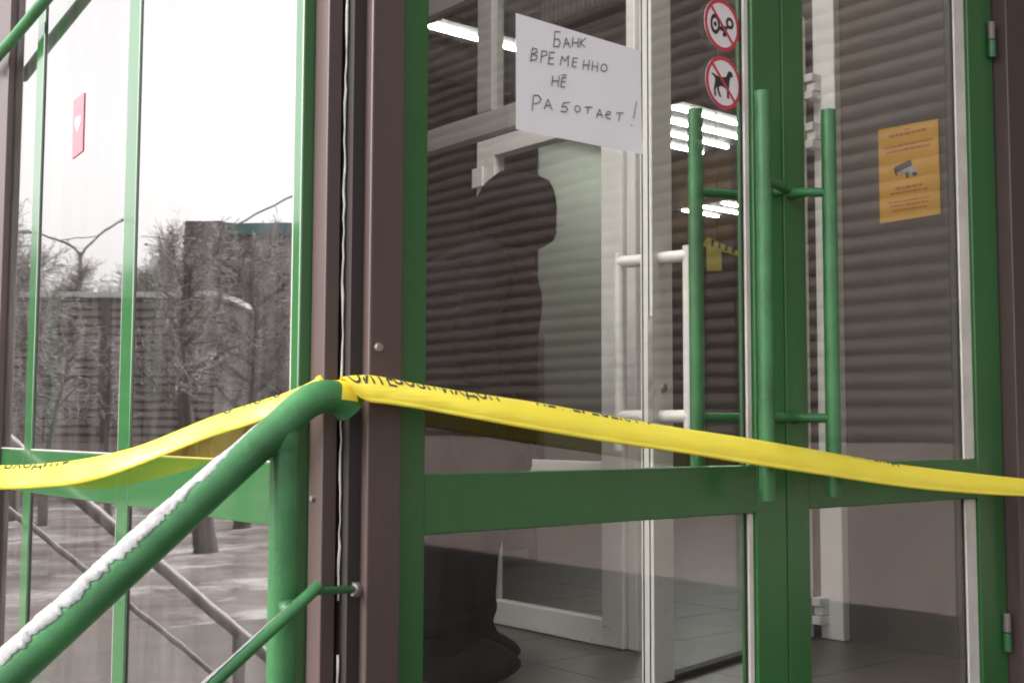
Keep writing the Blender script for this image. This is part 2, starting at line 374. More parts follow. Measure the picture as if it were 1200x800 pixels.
# ------------------------------------------------------------------ green double doors
def leaf(name, label, x0, x1, gx0, gx1, hx, basex, inner):
    d = empty(name, label, 'door')
    box('stile', 'green', d, x0, gx0, -0.022, 0.022, -0.068, 2.15, 0.003)
    box('stile', 'green', d, gx1, x1, -0.022, 0.022, -0.068, 2.15, 0.003)
    for (z0, z1, nm) in ((-0.068, -0.008, 'bottom_rail'), (0.488, 0.584, 'mid_rail'), (2.05, 2.15, 'top_rail')):
        box(nm, 'green', d, gx0, gx1, -0.0205, 0.0205, z0, z1, 0.002)
    for (z0, z1) in ((-0.008, 0.488), (0.584, 2.05)):
        box('pane', 'glass_door', d, gx0, gx1, -0.004, 0.004, z0, z1)
        gk = 0.016 if hx < 0.7 else 0.05
        box('glazing_bead', 'gasket', d, gx1-gk, gx1-0.001, -0.013, -0.0045, z0+0.0008, z1-0.0008, 0.002)
        box('seal', 'black', d, gx1-gk-0.006, gx1-gk-0.0005, -0.008, -0.0045, z0+0.0008, z1-0.0008)
        box('glazing_bead', 'green', d, gx0+0.0005, gx0+0.006, -0.012, -0.0045, z0+0.0008, z1-0.0008, 0.001)
    for sgn in ((-1, 1) if inner else (-1,)):
        h = tube('pull_handle', 'green_pipe', d, [(hx, sgn*0.09, 0.518), (hx, sgn*0.09, 0.93), (hx, sgn*0.09, 1.337)], 0.0158, 28)
        bv = h.modifiers.new('b', 'BEVEL'); bv.width = 0.0015; bv.segments = 1; bv.limit_method = 'ANGLE'
        for z in (0.682, 1.160):
            tube('bracket', 'green_pipe', h, [(hx, sgn*0.09, z), (hx+0.35*(basex-hx), sgn*0.075, z), (basex, sgn*0.05, z), (basex, sgn*0.020, z)], [0.009, 0.010, 0.010, 0.012], 16)
    return d
dl = leaf('glass_door', 'left green framed glass door carrying the handwritten paper notice', -0.262, 0.7265, -0.198, 0.630, 0.577, 0.705, True)
dr = leaf('glass_door', 'right green framed glass door with hinges beside the dark brown post', 0.7305, 1.622, 0.806, 1.500, 0.797, 0.752, False)
for z in (1.678, 0.148):
    hg = tube('hinge', 'green_pipe', dr, [(1.600, -0.032, z-0.047), (1.600, -0.032, z-0.002)], 0.0105, 16)
    tube('hinge_knuckle', 'galv', hg, [(1.600, -0.032, z+0.001), (1.600, -0.032, z+0.047)], 0.0098, 16)

# ------------------------------------------------------------------ notices and stickers
YP = -0.0055
pn = empty('paper_notice', 'white landscape sheet with handwritten Cyrillic words on the left door', 'notice')
m = MB(); NX, NZ = 14, 8
cx = [(0.0, 1.389), (0.314, 1.386), (0.317, 1.183), (0.001, 1.181)]
for j in range(NZ+1):
    for i in range(NX+1):
        u, v = i/NX, j/NZ
        x = (1-v)*((1-u)*cx[0][0]+u*cx[1][0]) + v*((1-u)*cx[3][0]+u*cx[2][0])
        z = (1-v)*((1-u)*cx[0][1]+u*cx[1][1]) + v*((1-u)*cx[3][1]+u*cx[2][1])
        m.v.append((x, YP - 0.0005*math.sin(u*5+v*2)**2 - (0.003*(max(0, v-.7)/.3)**2*(u > .6)*(u-.6)/.4), z))
for j in range(NZ):
    for i in range(NX):
        q = j*(NX+1)+i; m.f.append((q, q+1, q+NX+2, q+NX+1))
sh = m.build('sheet', 'paper', pn, smooth=True)
STROKES = [
 [(104,1377),(91,1375),(88,1347),(100,1349),(104,1357),(101,1363),(90,1361)],
 [(112,1350),(118,1369),(128,1353)],
 [(115,1358),(125,1360)],
 [(135,1374),(133,1356)],
 [(148,1375),(147,1357)],
 [(134,1364),(148,1366)],
 [(155,1376),(152,1359)],
 [(167,1379),(154,1368),(165,1362)],
 [(33,1310),(37,1333),(47,1333),(48,1328),(37,1322),(48,1321),(46,1314),(32,1309)],
 [(57,1311),(60,1333),(71,1334),(72,1328),(59,1322)],
 [(90,1336),(78,1334),(75,1312),(87,1314)],
 [(77,1323),(87,1325)],
 [(104,1316),(108,1333),(115,1325),(124,1337),(123,1317)],
 [(147,1337),(135,1335),(133,1319),(143,1320)],
 [(134,1327),(144,1329)],
 [(163,1338),(160,1319)],
 [(176,1339),(173,1320)],
 [(162,1328),(175,1329)],
 [(185,1339),(183,1321)],
 [(198,1339),(196,1321)],
 [(184,1330),(197,1331)],
 [(222,1334),(220,1329),(214,1326),(208,1326),(206,1331),(208,1336),(214,1340),(220,1339),(222,1334)],
 [(86,1292),(83,1273)],
 [(101,1295),(98,1275)],
 [(85,1283),(99,1285)],
 [(118,1295),(108,1293),(105,1276),(115,1277)],
 [(107,1285),(116,1287)],
 [(108,1298),(119,1300)],
 [(37,1220),(40,1248),(51,1250),(58,1245),(53,1237),(40,1232)],
 [(65,1228),(74,1247),(84,1229)],
 [(68,1235),(81,1237)],
 [(127,1251),(111,1247),(108,1239),(118,1242),(122,1237),(116,1231),(104,1231)],
 [(153,1244),(151,1239),(146,1236),(141,1237),(139,1241),(141,1246),(146,1248),(151,1247),(153,1244)],
 [(165,1249),(183,1252)],
 [(174,1251),(171,1238)],
 [(194,1235),(202,1251),(210,1236)],
 [(196,1241),(207,1242)],
 [(217,1243),(230,1247),(230,1251),(223,1251),(218,1244),(220,1238),(230,1238)],
 [(246,1252),(264,1255)],
 [(256,1254),(252,1238)],
 [(300,1283),(292,1250)],
 [(287,1236),(286,1234)],
]
def ribbon(mb, pts, w, y):
    # a pen stroke: one quad per segment plus a small disc at each point
    for (p, q) in zip(pts[:-1], pts[1:]):
        dx, dz = q[0]-p[0], q[1]-p[1]; L = math.hypot(dx, dz) or 1e-6
        nx, nz = -dz/L*w, dx/L*w
        w0 = random.uniform(.85, 1.15)
        mb.poly([(p[0]-nx*w0, y, p[1]-nz*w0), (q[0]-nx, y, q[1]-nz), (q[0]+nx, y, q[1]+nz), (p[0]+nx*w0, y, p[1]+nz*w0)])
    for k, p in enumerate(pts):
        yy = y-0.00003*(1+k)
        mb.poly([(p[0]+w*math.cos(t*math.pi/4), yy, p[1]+w*math.sin(t*math.pi/4)) for t in range(8)])
m = MB()
for i, s in enumerate(STROKES): ribbon(m, [(a_/1000, b_/1000+0.0) for a_, b_ in s], 0.00085, YP-0.0022-0.0003*(i % 3))
m.build('handwriting', 'ink', pn, kind='stuff')
for (x, z) in ((0.012, 1.396),):
    MB().poly([(x, -0.0048, z-0.02), (x+0.012, -0.0048, z-0.02), (x+0.016, -0.0048, z+0.012), (x+0.008, -0.0048, z+0.012)]).build('adhesive_strip', 'glass_in', pn)

def disc(cx_, cz, r, y, k=36): return [(cx_+r*math.cos(2*math.pi*i/k), y, cz+r*math.sin(2*math.pi*i/k)) for i in range(k)]
def ringmesh(mb, cx_, cz, r0, r1, y, k=36, sx=1, sz=1):
    for i in range(k):
        a0, a1 = 2*math.pi*i/k, 2*math.pi*(i+1)/k
        mb.poly([(cx_+sx*r0*math.cos(a0), y, cz+sz*r0*math.sin(a0)), (cx_+sx*r1*math.cos(a0), y, cz+sz*r1*math.sin(a0)), (cx_+sx*r1*math.cos(a1), y, cz+sz*r1*math.sin(a1)), (cx_+sx*r0*math.cos(a1), y, cz+sz*r0*math.sin(a1))])
def prohibit(name, label, cx_, cz, r):
    s = empty(name, label, 'sign', 'round prohibition stickers on the left door')
    MB().prism(disc(cx_, cz, r, -0.0045), (0, -0.0006, 0)).build('backing', 'signwhite', s)
    m = MB(); ringmesh(m, cx_, cz, r*0.85, r*1.002, -0.0056)
    m.build('red_ring', 'red', s)
    c, d_ = math.cos(R(-45)), math.sin(R(-45)); h = r*0.055; L = r*0.86
    MB().poly([(cx_-c*L+d_*h, -0.0062, cz-d_*L-c*h), (cx_+c*L+d_*h, -0.0062, cz+d_*L-c*h), (cx_+c*L-d_*h, -0.0062, cz+d_*L+c*h), (cx_-c*L-d_*h, -0.0062, cz-d_*L+c*h)]).build('red_bar', 'red', s)
    return s
s1 = prohibit('prohibition_sign', 'round red ringed sign with crossed out dark wheels above the dog sign', 0.555, 1.491, 0.0545)
m = MB(); ringmesh(m, 0.533, 1.489, 0.011, 0.0185, -0.0059, 24, 0.8, 1.15); ringmesh(m, 0.533, 1.489, 0.0, 0.005, -0.0059, 12)
ringmesh(m, 0.579, 1.500, 0.006, 0.0125, -0.0059, 20)
m.poly([(0.541, -0.0058, 1.480), (0.566, -0.0058, 1.478), (0.575, -0.0058, 1.492), (0.553, -0.0058, 1.490)])
m.poly([(0.556, -0.00575, 1.468), (0.566, -0.00575, 1.468), (0.570, -0.00575, 1.477), (0.558, -0.00575, 1.478)])
m.build('pictogram', 'signblack', s1)
s2 = prohibit('prohibition_sign', 'round red ringed sign with a crossed out black dog', 0.558, 1.370, 0.0555)
dog = [(-42, 16), (-38, 19), (-22, 14), (0, 14), (12, 18), (18, 30), (24, 34), (32, 32), (36, 26), (35, 21), (27, 19), (24, 10), (22, -6), (20, -14), (21, -30), (25, -33), (14, -34), (14, -16), (8, -10), (-8, -8), (-16, -12), (-14, -22), (-9, -32), (-6, -35), (-14, -35), (-21, -22), (-23, -12), (-28, -20), (-26, -32), (-24, -35), (-32, -35), (-34, -20), (-30, -6), (-28, 6), (-33, 12)]
from mathutils.geometry import tessellate_polygon
dv = [Vector((0.556+x*0.00086, -0.0059, 1.369+z*0.00086)) for x, z in dog]
me = bpy.data.meshes.new('pictogram'); me.from_pydata([tuple(v) for v in dv], [], [tuple(t) for t in tessellate_polygon([[Vector((v.x, v.z, 0)) for v in dv]])])
me.materials.append(M['signblack']); o = bpy.data.objects.new('pictogram', me); col.objects.link(o); o.parent = s2

ps = empty('warning_poster', 'orange portrait poster with a surveillance camera picture on the vestibule wall', 'poster')
XP = 1.898
MB().prism([(XP, 0.504, 1.296), (XP, 0.298, 1.298), (XP, 0.299, 1.586), (XP, 0.504, 1.592)], (-0.0015, 0, 0)).build('sheet', 'orange', ps)
def bar(mb, y0, y1, z0, z1, x=XP-0.0022): mb.poly([(x, y0, z0), (x, y1, z0), (x, y1, z1), (x, y0, z1)])
m = MB()
for (yc, wd, z, h) in ((0.402, 0.02, 1.572, .004), (0.402, 0.125, 1.558, .008), (0.402, .165, 1.525, .006), (0.402, .15, 1.510, .006), (0.402, .09, 1.392, .008), (0.402, .13, 1.378, .006), (0.402, .14, 1.352, .005), (0.402, .13, 1.340, .005), (0.402, .12, 1.325, .005)):
    k = 0
    y = yc - wd/2
    while y < yc + wd/2:
        L = random.uniform(.008, .022); bar(m, y, min(y+L, yc+wd/2), z, z+h); y += L+.003
m.build('printed_lines', 'poster_print', ps, kind='stuff')
# camera picture: housing, hood and bracket
def xy(pts, x): return [(x, 0.402 - p*0.001, 1.452 + q*0.001) for p, q in pts]
MB().poly(xy([(-52, 4), (-46, 12), (8, 26), (14, 8), (-38, -6)], XP-0.0022)).poly(xy([(-48, 0), (-40, -3), (-36, -18), (-44, -14)], XP-0.0024)).build('camera_housing', 'poster_grey', ps)
MB().poly(xy([(-34, -6), (12, 8), (22, -2), (34, -12), (26, -26), (10, -20), (-2, -22), (-20, -12)], XP-0.0026)).build('camera_body', 'poster_pale', ps)
MB().poly(xy([(-10, -12), (0, -10), (2, -28), (-6, -30)], XP-0.0029)).poly(xy([(14, -14), (30, -16), (28, -27), (16, -25)], XP-0.0029)).build('camera_bracket', 'poster_grey', ps)

# ------------------------------------------------------------------ white inner doors
def obox(mb, P, Q, t, z0, z1, off=0.0):
    """upright slab from P to Q (x,y), thickness t to the left of P->Q, shifted by off"""
    P, Q = Vector(P), Vector(Q); d = (Q-P).normalized(); nn = Vector((-d.y, d.x))
    a_ = [P+nn*off, Q+nn*off, Q+nn*(off+t), P+nn*(off+t)]
    return mb.prism([(p.x, p.y, z0) for p in a_], (0, 0, z1-z0))
def inner_leaf(name, label, P, Q, z0, ztop, sw0, sw1, t, rails):
    d = empty(name, label, 'door', 'white inner doors')
    P, Q = Vector(P), Vector(Q); L = (Q-P).length; u = (Q-P)/L
    obox(MB(), P, P+u*sw0, t, z0, ztop).build('stile', 'white', d, bevel=0.003)
    obox(MB(), Q-u*sw1, Q, t, z0, ztop).build('stile', 'white', d, bevel=0.003)
    for (a0, a1) in rails: obox(MB(), P+u*sw0, Q-u*sw1, t-0.003, a0, a1, 0.0015).build('rail', 'white' if a1-a0 > 0.03 else 'black', d, bevel=0.002)
    for (r0, r1) in zip(rails[:-1], rails[1:]):
        obox(MB(), P+u*sw0, Q-u*sw1, 0.008, r0[1], r1[0], t/2-0.004).build('pane', 'glass_in', d)
    return d
il = inner_leaf('inner_door', 'white inner door standing open with scuffed bottom rail near the dark clothed person', (1.222, 0.962), (1.222, 1.684), 0.004, 1.664, 0.09, 0.10, -0.045, ((0.004, 0.080), (0.50, 0.555), (1.60, 1.664)))
box('latch', 'white', il, 1.212, 1.221, 1.64, 1.70, 1.50, 1.57, 0.003)
for (y, z) in ((1.03, 0.062), (1.04, 0.058), (1.12, 0.035), (1.145, 0.045)):
    MB().box(1.2208, 1.2218, y, y+0.004, z, z+0.005).build('screw', 'red', il)
box('hinge_strip', 'white', il, 1.236, 1.262, 0.918, 0.955, 0.004, 2.0, 0.004)
i2 = inner_leaf('inner_door', 'white inner door ajar with keyhole and white tube handles', (0.925, 0.550), (1.845, 0.735), 0.006, 2.0, 0.100, 0.075, 0.038, ((0.006, 0.018), (1.93, 2.0)))
u2 = (Vector((1.845, 0.735))-Vector((0.925, 0.550))).normalized(); n2 = Vector((u2.y, -u2.x))
def lp(s, off, z): p = Vector((0.925, 0.550)) + u2*s + n2*off; return (p.x, p.y, z)
for sgn, s_ in ((1, 0.04), (-1, 0.04)):
    o0 = 0.085 if sgn > 0 else -0.130
    h = tube('tube_handle', 'white', i2, [lp(s_, o0, 0.60), lp(s_, o0, 0.9), lp(s_, o0, 1.13)], 0.0155, 18)
    for z in (0.69, 1.105): tube('bracket', 'white', h, [lp(s_, o0, z), lp(s_, 0.0 if sgn > 0 else -0.046, z)], 0.0165, 16)
MB().tube([lp(0.05, 0.0, 0.765), lp(0.05, 0.007, 0.765)], [0.013, 0.011], 16).build('keyhole', 'steel', i2, auto=True)
for o_ in (-0.009, -0.028):
    obox(MB(), lp(-0.0012, o_, 0)[:2], lp(-0.0003, o_, 0)[:2], 0.0035, 0.01, 1.995).build('edge_seal', 'black', i2)
obox(MB(), lp(-0.002, -0.014, 0)[:2], lp(-0.0005, -0.014, 0)[:2], -0.016, 0.66, 0.95).build('lock_plate', 'steel', i2)
for z0 in (0.05, 1.72, 1.56):
    for k in range(3):
        MB().box(1.815+0.012*(k % 2), 1.862+0.016*((k+1) % 2), 0.690, 0.722, z0+0.028*k, z0+0.026+0.028*k).build('hinge', 'white', i2, bevel=0.002)
jb = tag(box('door_jamb', 'white', None, 1.864, 1.8985, 0.640, 0.722, 0.002, 2.9, 0.003), 'white upright jamb fixed to the vestibule wall beside the orange poster', 'jamb')
hp_ = empty('head_beam', 'white partition head frame greyed to look dim above the open inner door', 'partition')
box('beam', 'dim_white_frame', hp_, 1.222, 1.275, 0.96, 2.6, 1.683, 1.765, 0.003)
box('beam', 'dim_white_frame', hp_, 1.222, 1.275, 0.96, 2.6, 2.20, 2.27, 0.003)
box('mullion', 'dim_white_frame', hp_, 1.2205, 1.276, 1.60, 1.682, 1.766, 2.199, 0.003)
box('pane', 'glass_in', hp_, 1.245, 1.251, 0.98, 1.599, 1.7655, 2.199)
box('pane', 'glass_in', hp_, 1.245, 1.251, 1.683, 2.59, 1.7655, 2.199)
box('end_post', 'dim_white_frame', hp_, 1.222, 1.275, 2.602, 2.68, 0.002, 2.9, 0.003)
box('hanger', 'dim_white_frame', hp_, 1.224, 1.273, 1.60, 1.65, 2.272, 2.915, 0.003)
gr = empty('vent_grille', 'dark slatted vent box hung under the ceiling behind the paper notice', 'vent')
box('case', 'black', gr, 1.30, 1.42, 1.05, 1.42, 2.02, 2.3, 0.004)
for k in range(16):
    box('slat', 'galv', gr, 1.285, 1.299, 1.06+0.0225*k, 1.07+0.0225*k, 2.022, 2.298)

# ------------------------------------------------------------------ hall lamps and furniture
def hall_lamp(x, y, label, n=3, L=0.9, hw=0.011):
    t = empty('ceiling_lamp', label, 'lamp', 'lit fluorescent ceiling lamps in the hall')
    box('housing', 'hall_dark', t, x, x+L, y-0.12, y-0.14+0.26*n, 2.885, 2.919)
    for k in range(n): box('tube', 'lamp', t, x+0.03, x+L-0.03, y+0.26*k-hw, y+0.26*k+hw, 2.865, 2.884)
    return t
hall_lamp(4.65, 3.93, 'lit hall ceiling lamp of bright strips beside the dog sign', 4, 1.25)
hall_lamp(2.30, 3.66, 'single lit strip lamp beyond the dimmed white partition head frame', 1, 1.1, 0.009)
hall_lamp(7.6, 8.0, 'distant lit hall ceiling lamp seen beside the white inner door', 3, 0.6)
hall_lamp(-0.28, 0.36, 'added unseen strip lamp on the vestibule ceiling brightening the inner doors', 2, 1.4, 0.026)  # extra lamp out of view, added to light the vestibule
hall_lamp(7.6, 6.0, 'distant lit hall ceiling lamp between green handle and door stile', 3, 0.6)
cb = empty('service_counter', 'dark service counter standing deep in the hall', 'counter')
box('front', 'hall_dark', cb, 5.35, 9.0, 5.6, 5.7, 0.0, 1.08, 0.01); box('top', 'black', cb, 5.30, 9.05, 5.5, 6.1, 1.082, 1.12, 0.01)
for k in range(5): box('panel', 'hall_dark', cb, 5.38+0.72*k, 6.06+0.72*k, 5.58, 5.598, 0.05, 1.04, 0.004)
cn = empty('grey_cabinet', 'tall dark grey cabinet in the hall behind the person', 'cabinet')
box('body', 'hall_dark', cn, 4.0, 4.44, 5.0, 5.5, 0.0, 1.35, 0.01)
for k in range(3): box('drawer', 'hall_dark', cn, 4.02, 4.42, 4.985, 4.999, 0.05+0.43*k, 0.46+0.43*k, 0.004)
sc_ = empty('darkening_screen', 'dark brown folding screen added to darken the hall behind the person', 'screen')
for k in range(3): box('panel', 'brown_dark', sc_, 1.42+0.40*k, 1.808+0.40*k, 2.98, 3.02, 0.05, 2.35, 0.004)  # added panels; the darkness of the hall is put into their colour
for k in range(4): box('frame_post', 'brown_dark', sc_, 1.4085+0.40*k, 1.4195+0.40*k, 2.97, 3.03, 0.0, 2.37)
yt = empty('hanging_yellow_tag', 'small yellow striped tag hanging in the hall behind the green handle', 'tag')
c0 = Vector((2.85, 2.0, 0))
MB().prism([(2.84, 2.06, 1.505), (2.965, 1.95, 1.455), (2.97, 1.945, 1.475), (2.86, 2.04, 1.545)], (0, 0.004, 0)).build('strip', 'tape', yt)
MB().prism([(2.855, 2.045, 1.385), (2.905, 2.0, 1.385), (2.905, 2.0, 1.50), (2.855, 2.045, 1.50)], (0, 0.004, 0)).build('tail', 'tape', yt)
m = MB()
for k in range(4):
    x = 2.866+0.024*k; y = 2.034-0.021*k; z = 1.50-0.0095*k
    m.poly([(x, y-0.004, z), (x+0.008, y-0.011, z-0.003), (x+0.012, y-0.0145, z+0.030), (x+0.004, y-0.0075, z+0.033)])
m.build('stripe', 'ink', yt)
MB().tube([(2.9, 2.02, 1.5), (2.9, 2.02, 2.3), (2.9, 2.02, 2.915)], 0.002, 6).build('cord', 'black', yt)

# ------------------------------------------------------------------ person leaning inside the vestibule
PF = Vector((0.772, -0.636, 0)); PS = Vector((0.636, 0.772, 0))     # forward (towards the right door), sideways
P0 = Vector((0.60, 0.985, 0.0))
def pp(f_, s_, z): v = P0 + PF*f_ + PS*s_; return (v.x, v.y, z)
V = []; E_ = []; RAD = []
def jv(p, r, prev=None):
    V.append(p); RAD.append(r if isinstance(r, tuple) else (r, r)); i = len(V)-1
    if prev is not None: E_.append((prev, i))
    return i
pel = jv(pp(-0.05, 0, 0.70), (0.15, 0.17))
wa = jv(pp(-0.02, 0, 0.84), (0.15, 0.17), pel)
ch = jv(pp(0.05, 0, 0.98), (0.165, 0.18), wa)
shd = jv(pp(0.09, 0, 1.08), (0.13, 0.16), ch)
nk = jv(pp(0.12, 0, 1.145), 0.07, shd)
hd0 = jv(pp(0.18, 0, 1.185), 0.080, nk)
hd1 = jv(pp(0.185, 0, 1.24), (0.09, 0.085), hd0)
hd2 = jv(pp(0.175, 0, 1.295), 0.068, hd1)
for s in (-1, 1):
    sh_ = jv(pp(0.09, s*0.17, 1.06), 0.072, shd)
    el = jv(pp(0.06 if s < 0 else 0.10, s*0.235, 0.84), 0.058, sh_)
    wr = jv(pp(0.17, s*0.19, 0.66), 0.043, el)
    hdv = jv(pp(0.195, s*0.17, 0.60), (0.036, 0.022), wr)
    hp0 = jv(pp(-0.055, s*0.09, 0.60), 0.105, pel)
    kn = jv(pp(0.0 if s < 0 else -0.03, s*0.10, 0.36), 0.083, hp0)
    ca = jv(pp(-0.045, s*0.10, 0.24), 0.072, kn)
    an = jv(pp(-0.06, s*0.10, 0.11), 0.075, ca)
me = bpy.data.meshes.new('person'); me.from_pydata(V, E_, []); me.update()
per = bpy.data.objects.new('person', me); col.objects.link(per); me.materials.append(M['cloth'])
sk = per.modifiers.new('skin', 'SKIN'); sk.use_smooth_shade = True
for i, v in enumerate(me.skin_vertices[0].data): v.radius = RAD[i]; v.use_root = (i == 0)
sb = per.modifiers.new('sub', 'SUBSURF'); sb.levels = 2; sb.render_levels = 2
tag(per, 'person in dark hooded jacket and trousers leaning forward behind the left door glass', 'person')
def blob(name, mat, parent, c, r, seg=20, squash=None, amp=0.0, sc=9):
    bm = bmesh.new(); bmesh.ops.create_uvsphere(bm, u_segments=seg, v_segments=seg//2+2, radius=1)
    from mathutils import noise as N
    for v in bm.verts:
        d = 1+amp*N.noise(Vector(v.co)*sc*0.2+Vector(c))
        f_, s_, z_ = v.co.x*r[0]*d, v.co.y*r[1]*d, v.co.z*r[2]*d
        if squash: f_, s_, z_ = squash(f_, s_, z_)
        q = Vector(c)+PF*f_+PS*s_+Vector((0, 0, z_)); v.co = q
    me = bpy.data.meshes.new(name); bm.to_mesh(me); bm.free(); me.materials.append(M[mat])
    me.polygons.foreach_set('use_smooth', [True]*len(me.polygons))
    o = bpy.data.objects.new(name, me); col.objects.link(o)
    if parent: o.parent = parent
    return o
blob('hood', 'cloth', per, pp(0.170, 0, 1.235), (0.118, 0.112, 0.118), 28, amp=0.12)
blob('face', 'skin', per, pp(0.225, 0, 1.225), (0.052, 0.062, 0.080), 20)
MB().prism([pp(0.268, -0.012, 1.205), pp(0.268, 0.012, 1.205), pp(0.292, 0, 1.212), ], (0, 0, 0.004)).prism([pp(0.270, -0.010, 1.209), pp(0.270, 0.010, 1.209), pp(0.266, 0, 1.248)], tuple(PF*0.012)).build('nose', 'skin', per)
for s in (-1, 1): blob('eye', 'ink', per, pp(0.266, s*0.026, 1.242), (0.008, 0.012, 0.006), 10)
MB().prism([pp(0.272, -0.022, 1.182), pp(0.272, 0.022, 1.182), pp(0.275, 0, 1.188)], (0, 0, 0.004)).build('mouth', 'red', per)
# jacket shell with hem, a skirt of folds round the hips
m = MB(); NS = 36
from mathutils import noise as NZ_
prof = [(0.085, 0.150, -0.02), (0.115, 0.155, -0.025), (0.145, 0.140, -0.035), (0.175, 0.158, -0.04), (0.205, 0.146, -0.045), (0.25, 0.148, -0.045), (0.32, 0.158, -0.04), (0.38, 0.168, -0.035), (0.46, 0.190, -0.02), (0.60, 0.225, 0.0), (0.70, 0.225, 0.015), (0.80, 0.217, 0.018), (0.90, 0.205, 0.02), (1.00, 0.20, 0.03), (1.08, 0.175, 0.055), (1.13, 0.12, 0.10)]
for (z, r_, off) in prof:
    for k in range(NS):
        t = 2*math.pi*k/NS
        rr = r_*(1+0.17*NZ_.noise(Vector((math.cos(t)*1.6, math.sin(t)*1.6, z*9)))+(0.16 if z < 0.45 else 0.05)*NZ_.noise(Vector((math.cos(t)*4.5, math.sin(t)*4.5, z*6+3))))
        m.v.append(pp(off+rr*1.02*math.cos(t), 1.12*rr*math.sin(t), z))
for j in range(len(prof)-1):
    for k in range(NS): m.f.append((j*NS+k, j*NS+(k+1) % NS, (j+1)*NS+(k+1) % NS, (j+1)*NS+k))
jk = m.build('jacket', 'cloth', per, smooth=True)
ss = jk.modifiers.new('sub', 'SUBSURF'); ss.levels = 1; ss.render_levels = 2
so = jk.modifiers.new('thick', 'SOLIDIFY'); so.thickness = 0.012
for s in (-1, 1):
    blob('trouser_cuff', 'cloth', per, pp(-0.045, s*0.10, 0.175), (0.105, 0.10, 0.062), 24, amp=0.3)
    blob('boot', 'boot', per, pp(0.055, s*0.085-0.02, 0.058), (0.135, 0.05, 0.070), 24, squash=lambda f_, s_, z_: (math.copysign(0.135*abs(f_/0.135)**0.75, f_), math.copysign(0.05*abs(s_/0.05)**0.7, s_), max(-0.056, z_*(1.0-0.5*max(0, f_/0.135)))))
for s in (-1, 1):
    for k in range(4):
        b0 = Vector(pp(0.195, s*0.17, 0.60))+PS*(0.014*(k-1.5))
        MB().tube([b0, b0+PF*0.012+Vector((0, 0, -0.035)), b0+PF*0.004+Vector((0, 0, -0.066+0.004*abs(k-1.5)))], [0.0085, 0.008, 0.006], 10).build('finger', 'cloth', per, smooth=True)
    b0 = Vector(pp(0.205, s*0.17, 0.625)); MB().tube([b0, b0+PF*0.03+Vector((0, 0, -0.02)), b0+PF*0.036+Vector((0, 0, -0.045))], [0.010, 0.009, 0.007], 10).build('thumb', 'cloth', per, smooth=True)

# ------------------------------------------------------------------ handrail
hr = empty('handrail', 'thick green tube stair rail with bent end dusted with snow', 'handrail')
SL = (0.663-0.352)/(0.854-0.482)
rail_pts = [(-1.45, -0.07, 0.663-SL*(1.45-0.482)), (-1.1, -0.07, 0.663-SL*(1.1-0.482)), (-0.854, -0.07, 0.352), (-0.65, -0.07, 0.523), (-0.52, -0.07, 0.632), (-0.482, -0.07, 0.6625)]
bend = [(-0.482, 0.6625), (-0.466, 0.6765), (-0.452, 0.6880), (-0.439, 0.6965), (-0.425, 0.7022), (-0.411, 0.7046), (-0.398, 0.7040), (-0.386, 0.7000), (-0.376, 0.6935), (-0.368, 0.6855)]
arc = [(x_, -0.07, z_) for x_, z_ in bend[1:]]
tube('rail', 'green_pipe', hr, rail_pts + arc, 0.0242, 28)
tube('post', 'green_pipe', hr, [(-0.476, -0.07, 0.645), (-0.476, -0.07, 0.3), (-0.476, -0.07, -0.089)], 0.0212, 28)
tube('rail_collar', 'green_pipe', hr, [(-0.476, -0.07, 0.625), (-0.478, -0.07, 0.640), (-0.482, -0.07, 0.655)], [0.0218, 0.0245, 0.022], 24)
tube('foot_plate', 'green_pipe', hr, [(-0.476, -0.07, -0.0895), (-0.476, -0.07, -0.080)], 0.05, 20)
S2 = (0.439-0.325)/(0.597-0.44)
lo = [(-1.35, -0.110, 0.439-S2*(1.35-0.44)), (-0.9, -0.11, 0.439-S2*(0.9-0.44)), (-0.597, -0.110, 0.325), (-0.44, -0.110, 0.439)]
tube('lower_rail', 'green_pipe', hr, lo, 0.0088, 16)
tube('wall_bracket', 'green_pipe', hr, [(-0.452, -0.104, 0.430), (-0.395, -0.075, 0.424), (-0.337, -0.037, 0.417)], 0.0058, 14)
MB().tube([(-0.345, -0.042, 0.418), (-0.3355, -0.036, 0.4165)], [0.010, 0.013], 14).build('weld', 'bolt', hr, auto=True)
MB().tube([(-0.488, -0.094, 0.405), (-0.476, -0.106, 0.412)], [0.014, 0.011], 12).build('weld', 'green_pipe', hr, smooth=True)
for x in (-0.95, -1.4):
    zz = 0.663-SL*(-0.482-x)
    tube('post', 'green_pipe', hr, [(x, -0.07, zz-0.01), (x, -0.07, GZ+0.19*0)], 0.022, 20)

h2 = empty('handrail', 'second snowy grey stair rail seen mirrored in the side window', 'handrail')
def r2(x, z0): return (x, 2.0, z0 + R2S*(x+0.514))
R2S = 0.85
for nm, z0, r_ in (('rail', 0.656, 0.019), ('lower_rail', 0.465, 0.009)):
    tube(nm, 'galv', h2, [r2(-2.1, z0), r2(-1.4, z0), r2(-0.48, z0)], r_, 16)
    tube('snow_cap', 'snow', h2, [tuple(Vector(r2(-2.08, z0))+Vector((0, 0, r_*.55))), tuple(Vector(r2(-1.4, z0))+Vector((0, 0, r_*.55))), tuple(Vector(r2(-0.50, z0))+Vector((0, 0, r_*.55)))], r_*0.7, 12)
for x_ in (-0.49, -1.3, -2.0):
    tube('post', 'galv', h2, [r2(x_, 0.65), (x_, 2.0, GZ)], 0.022, 16)

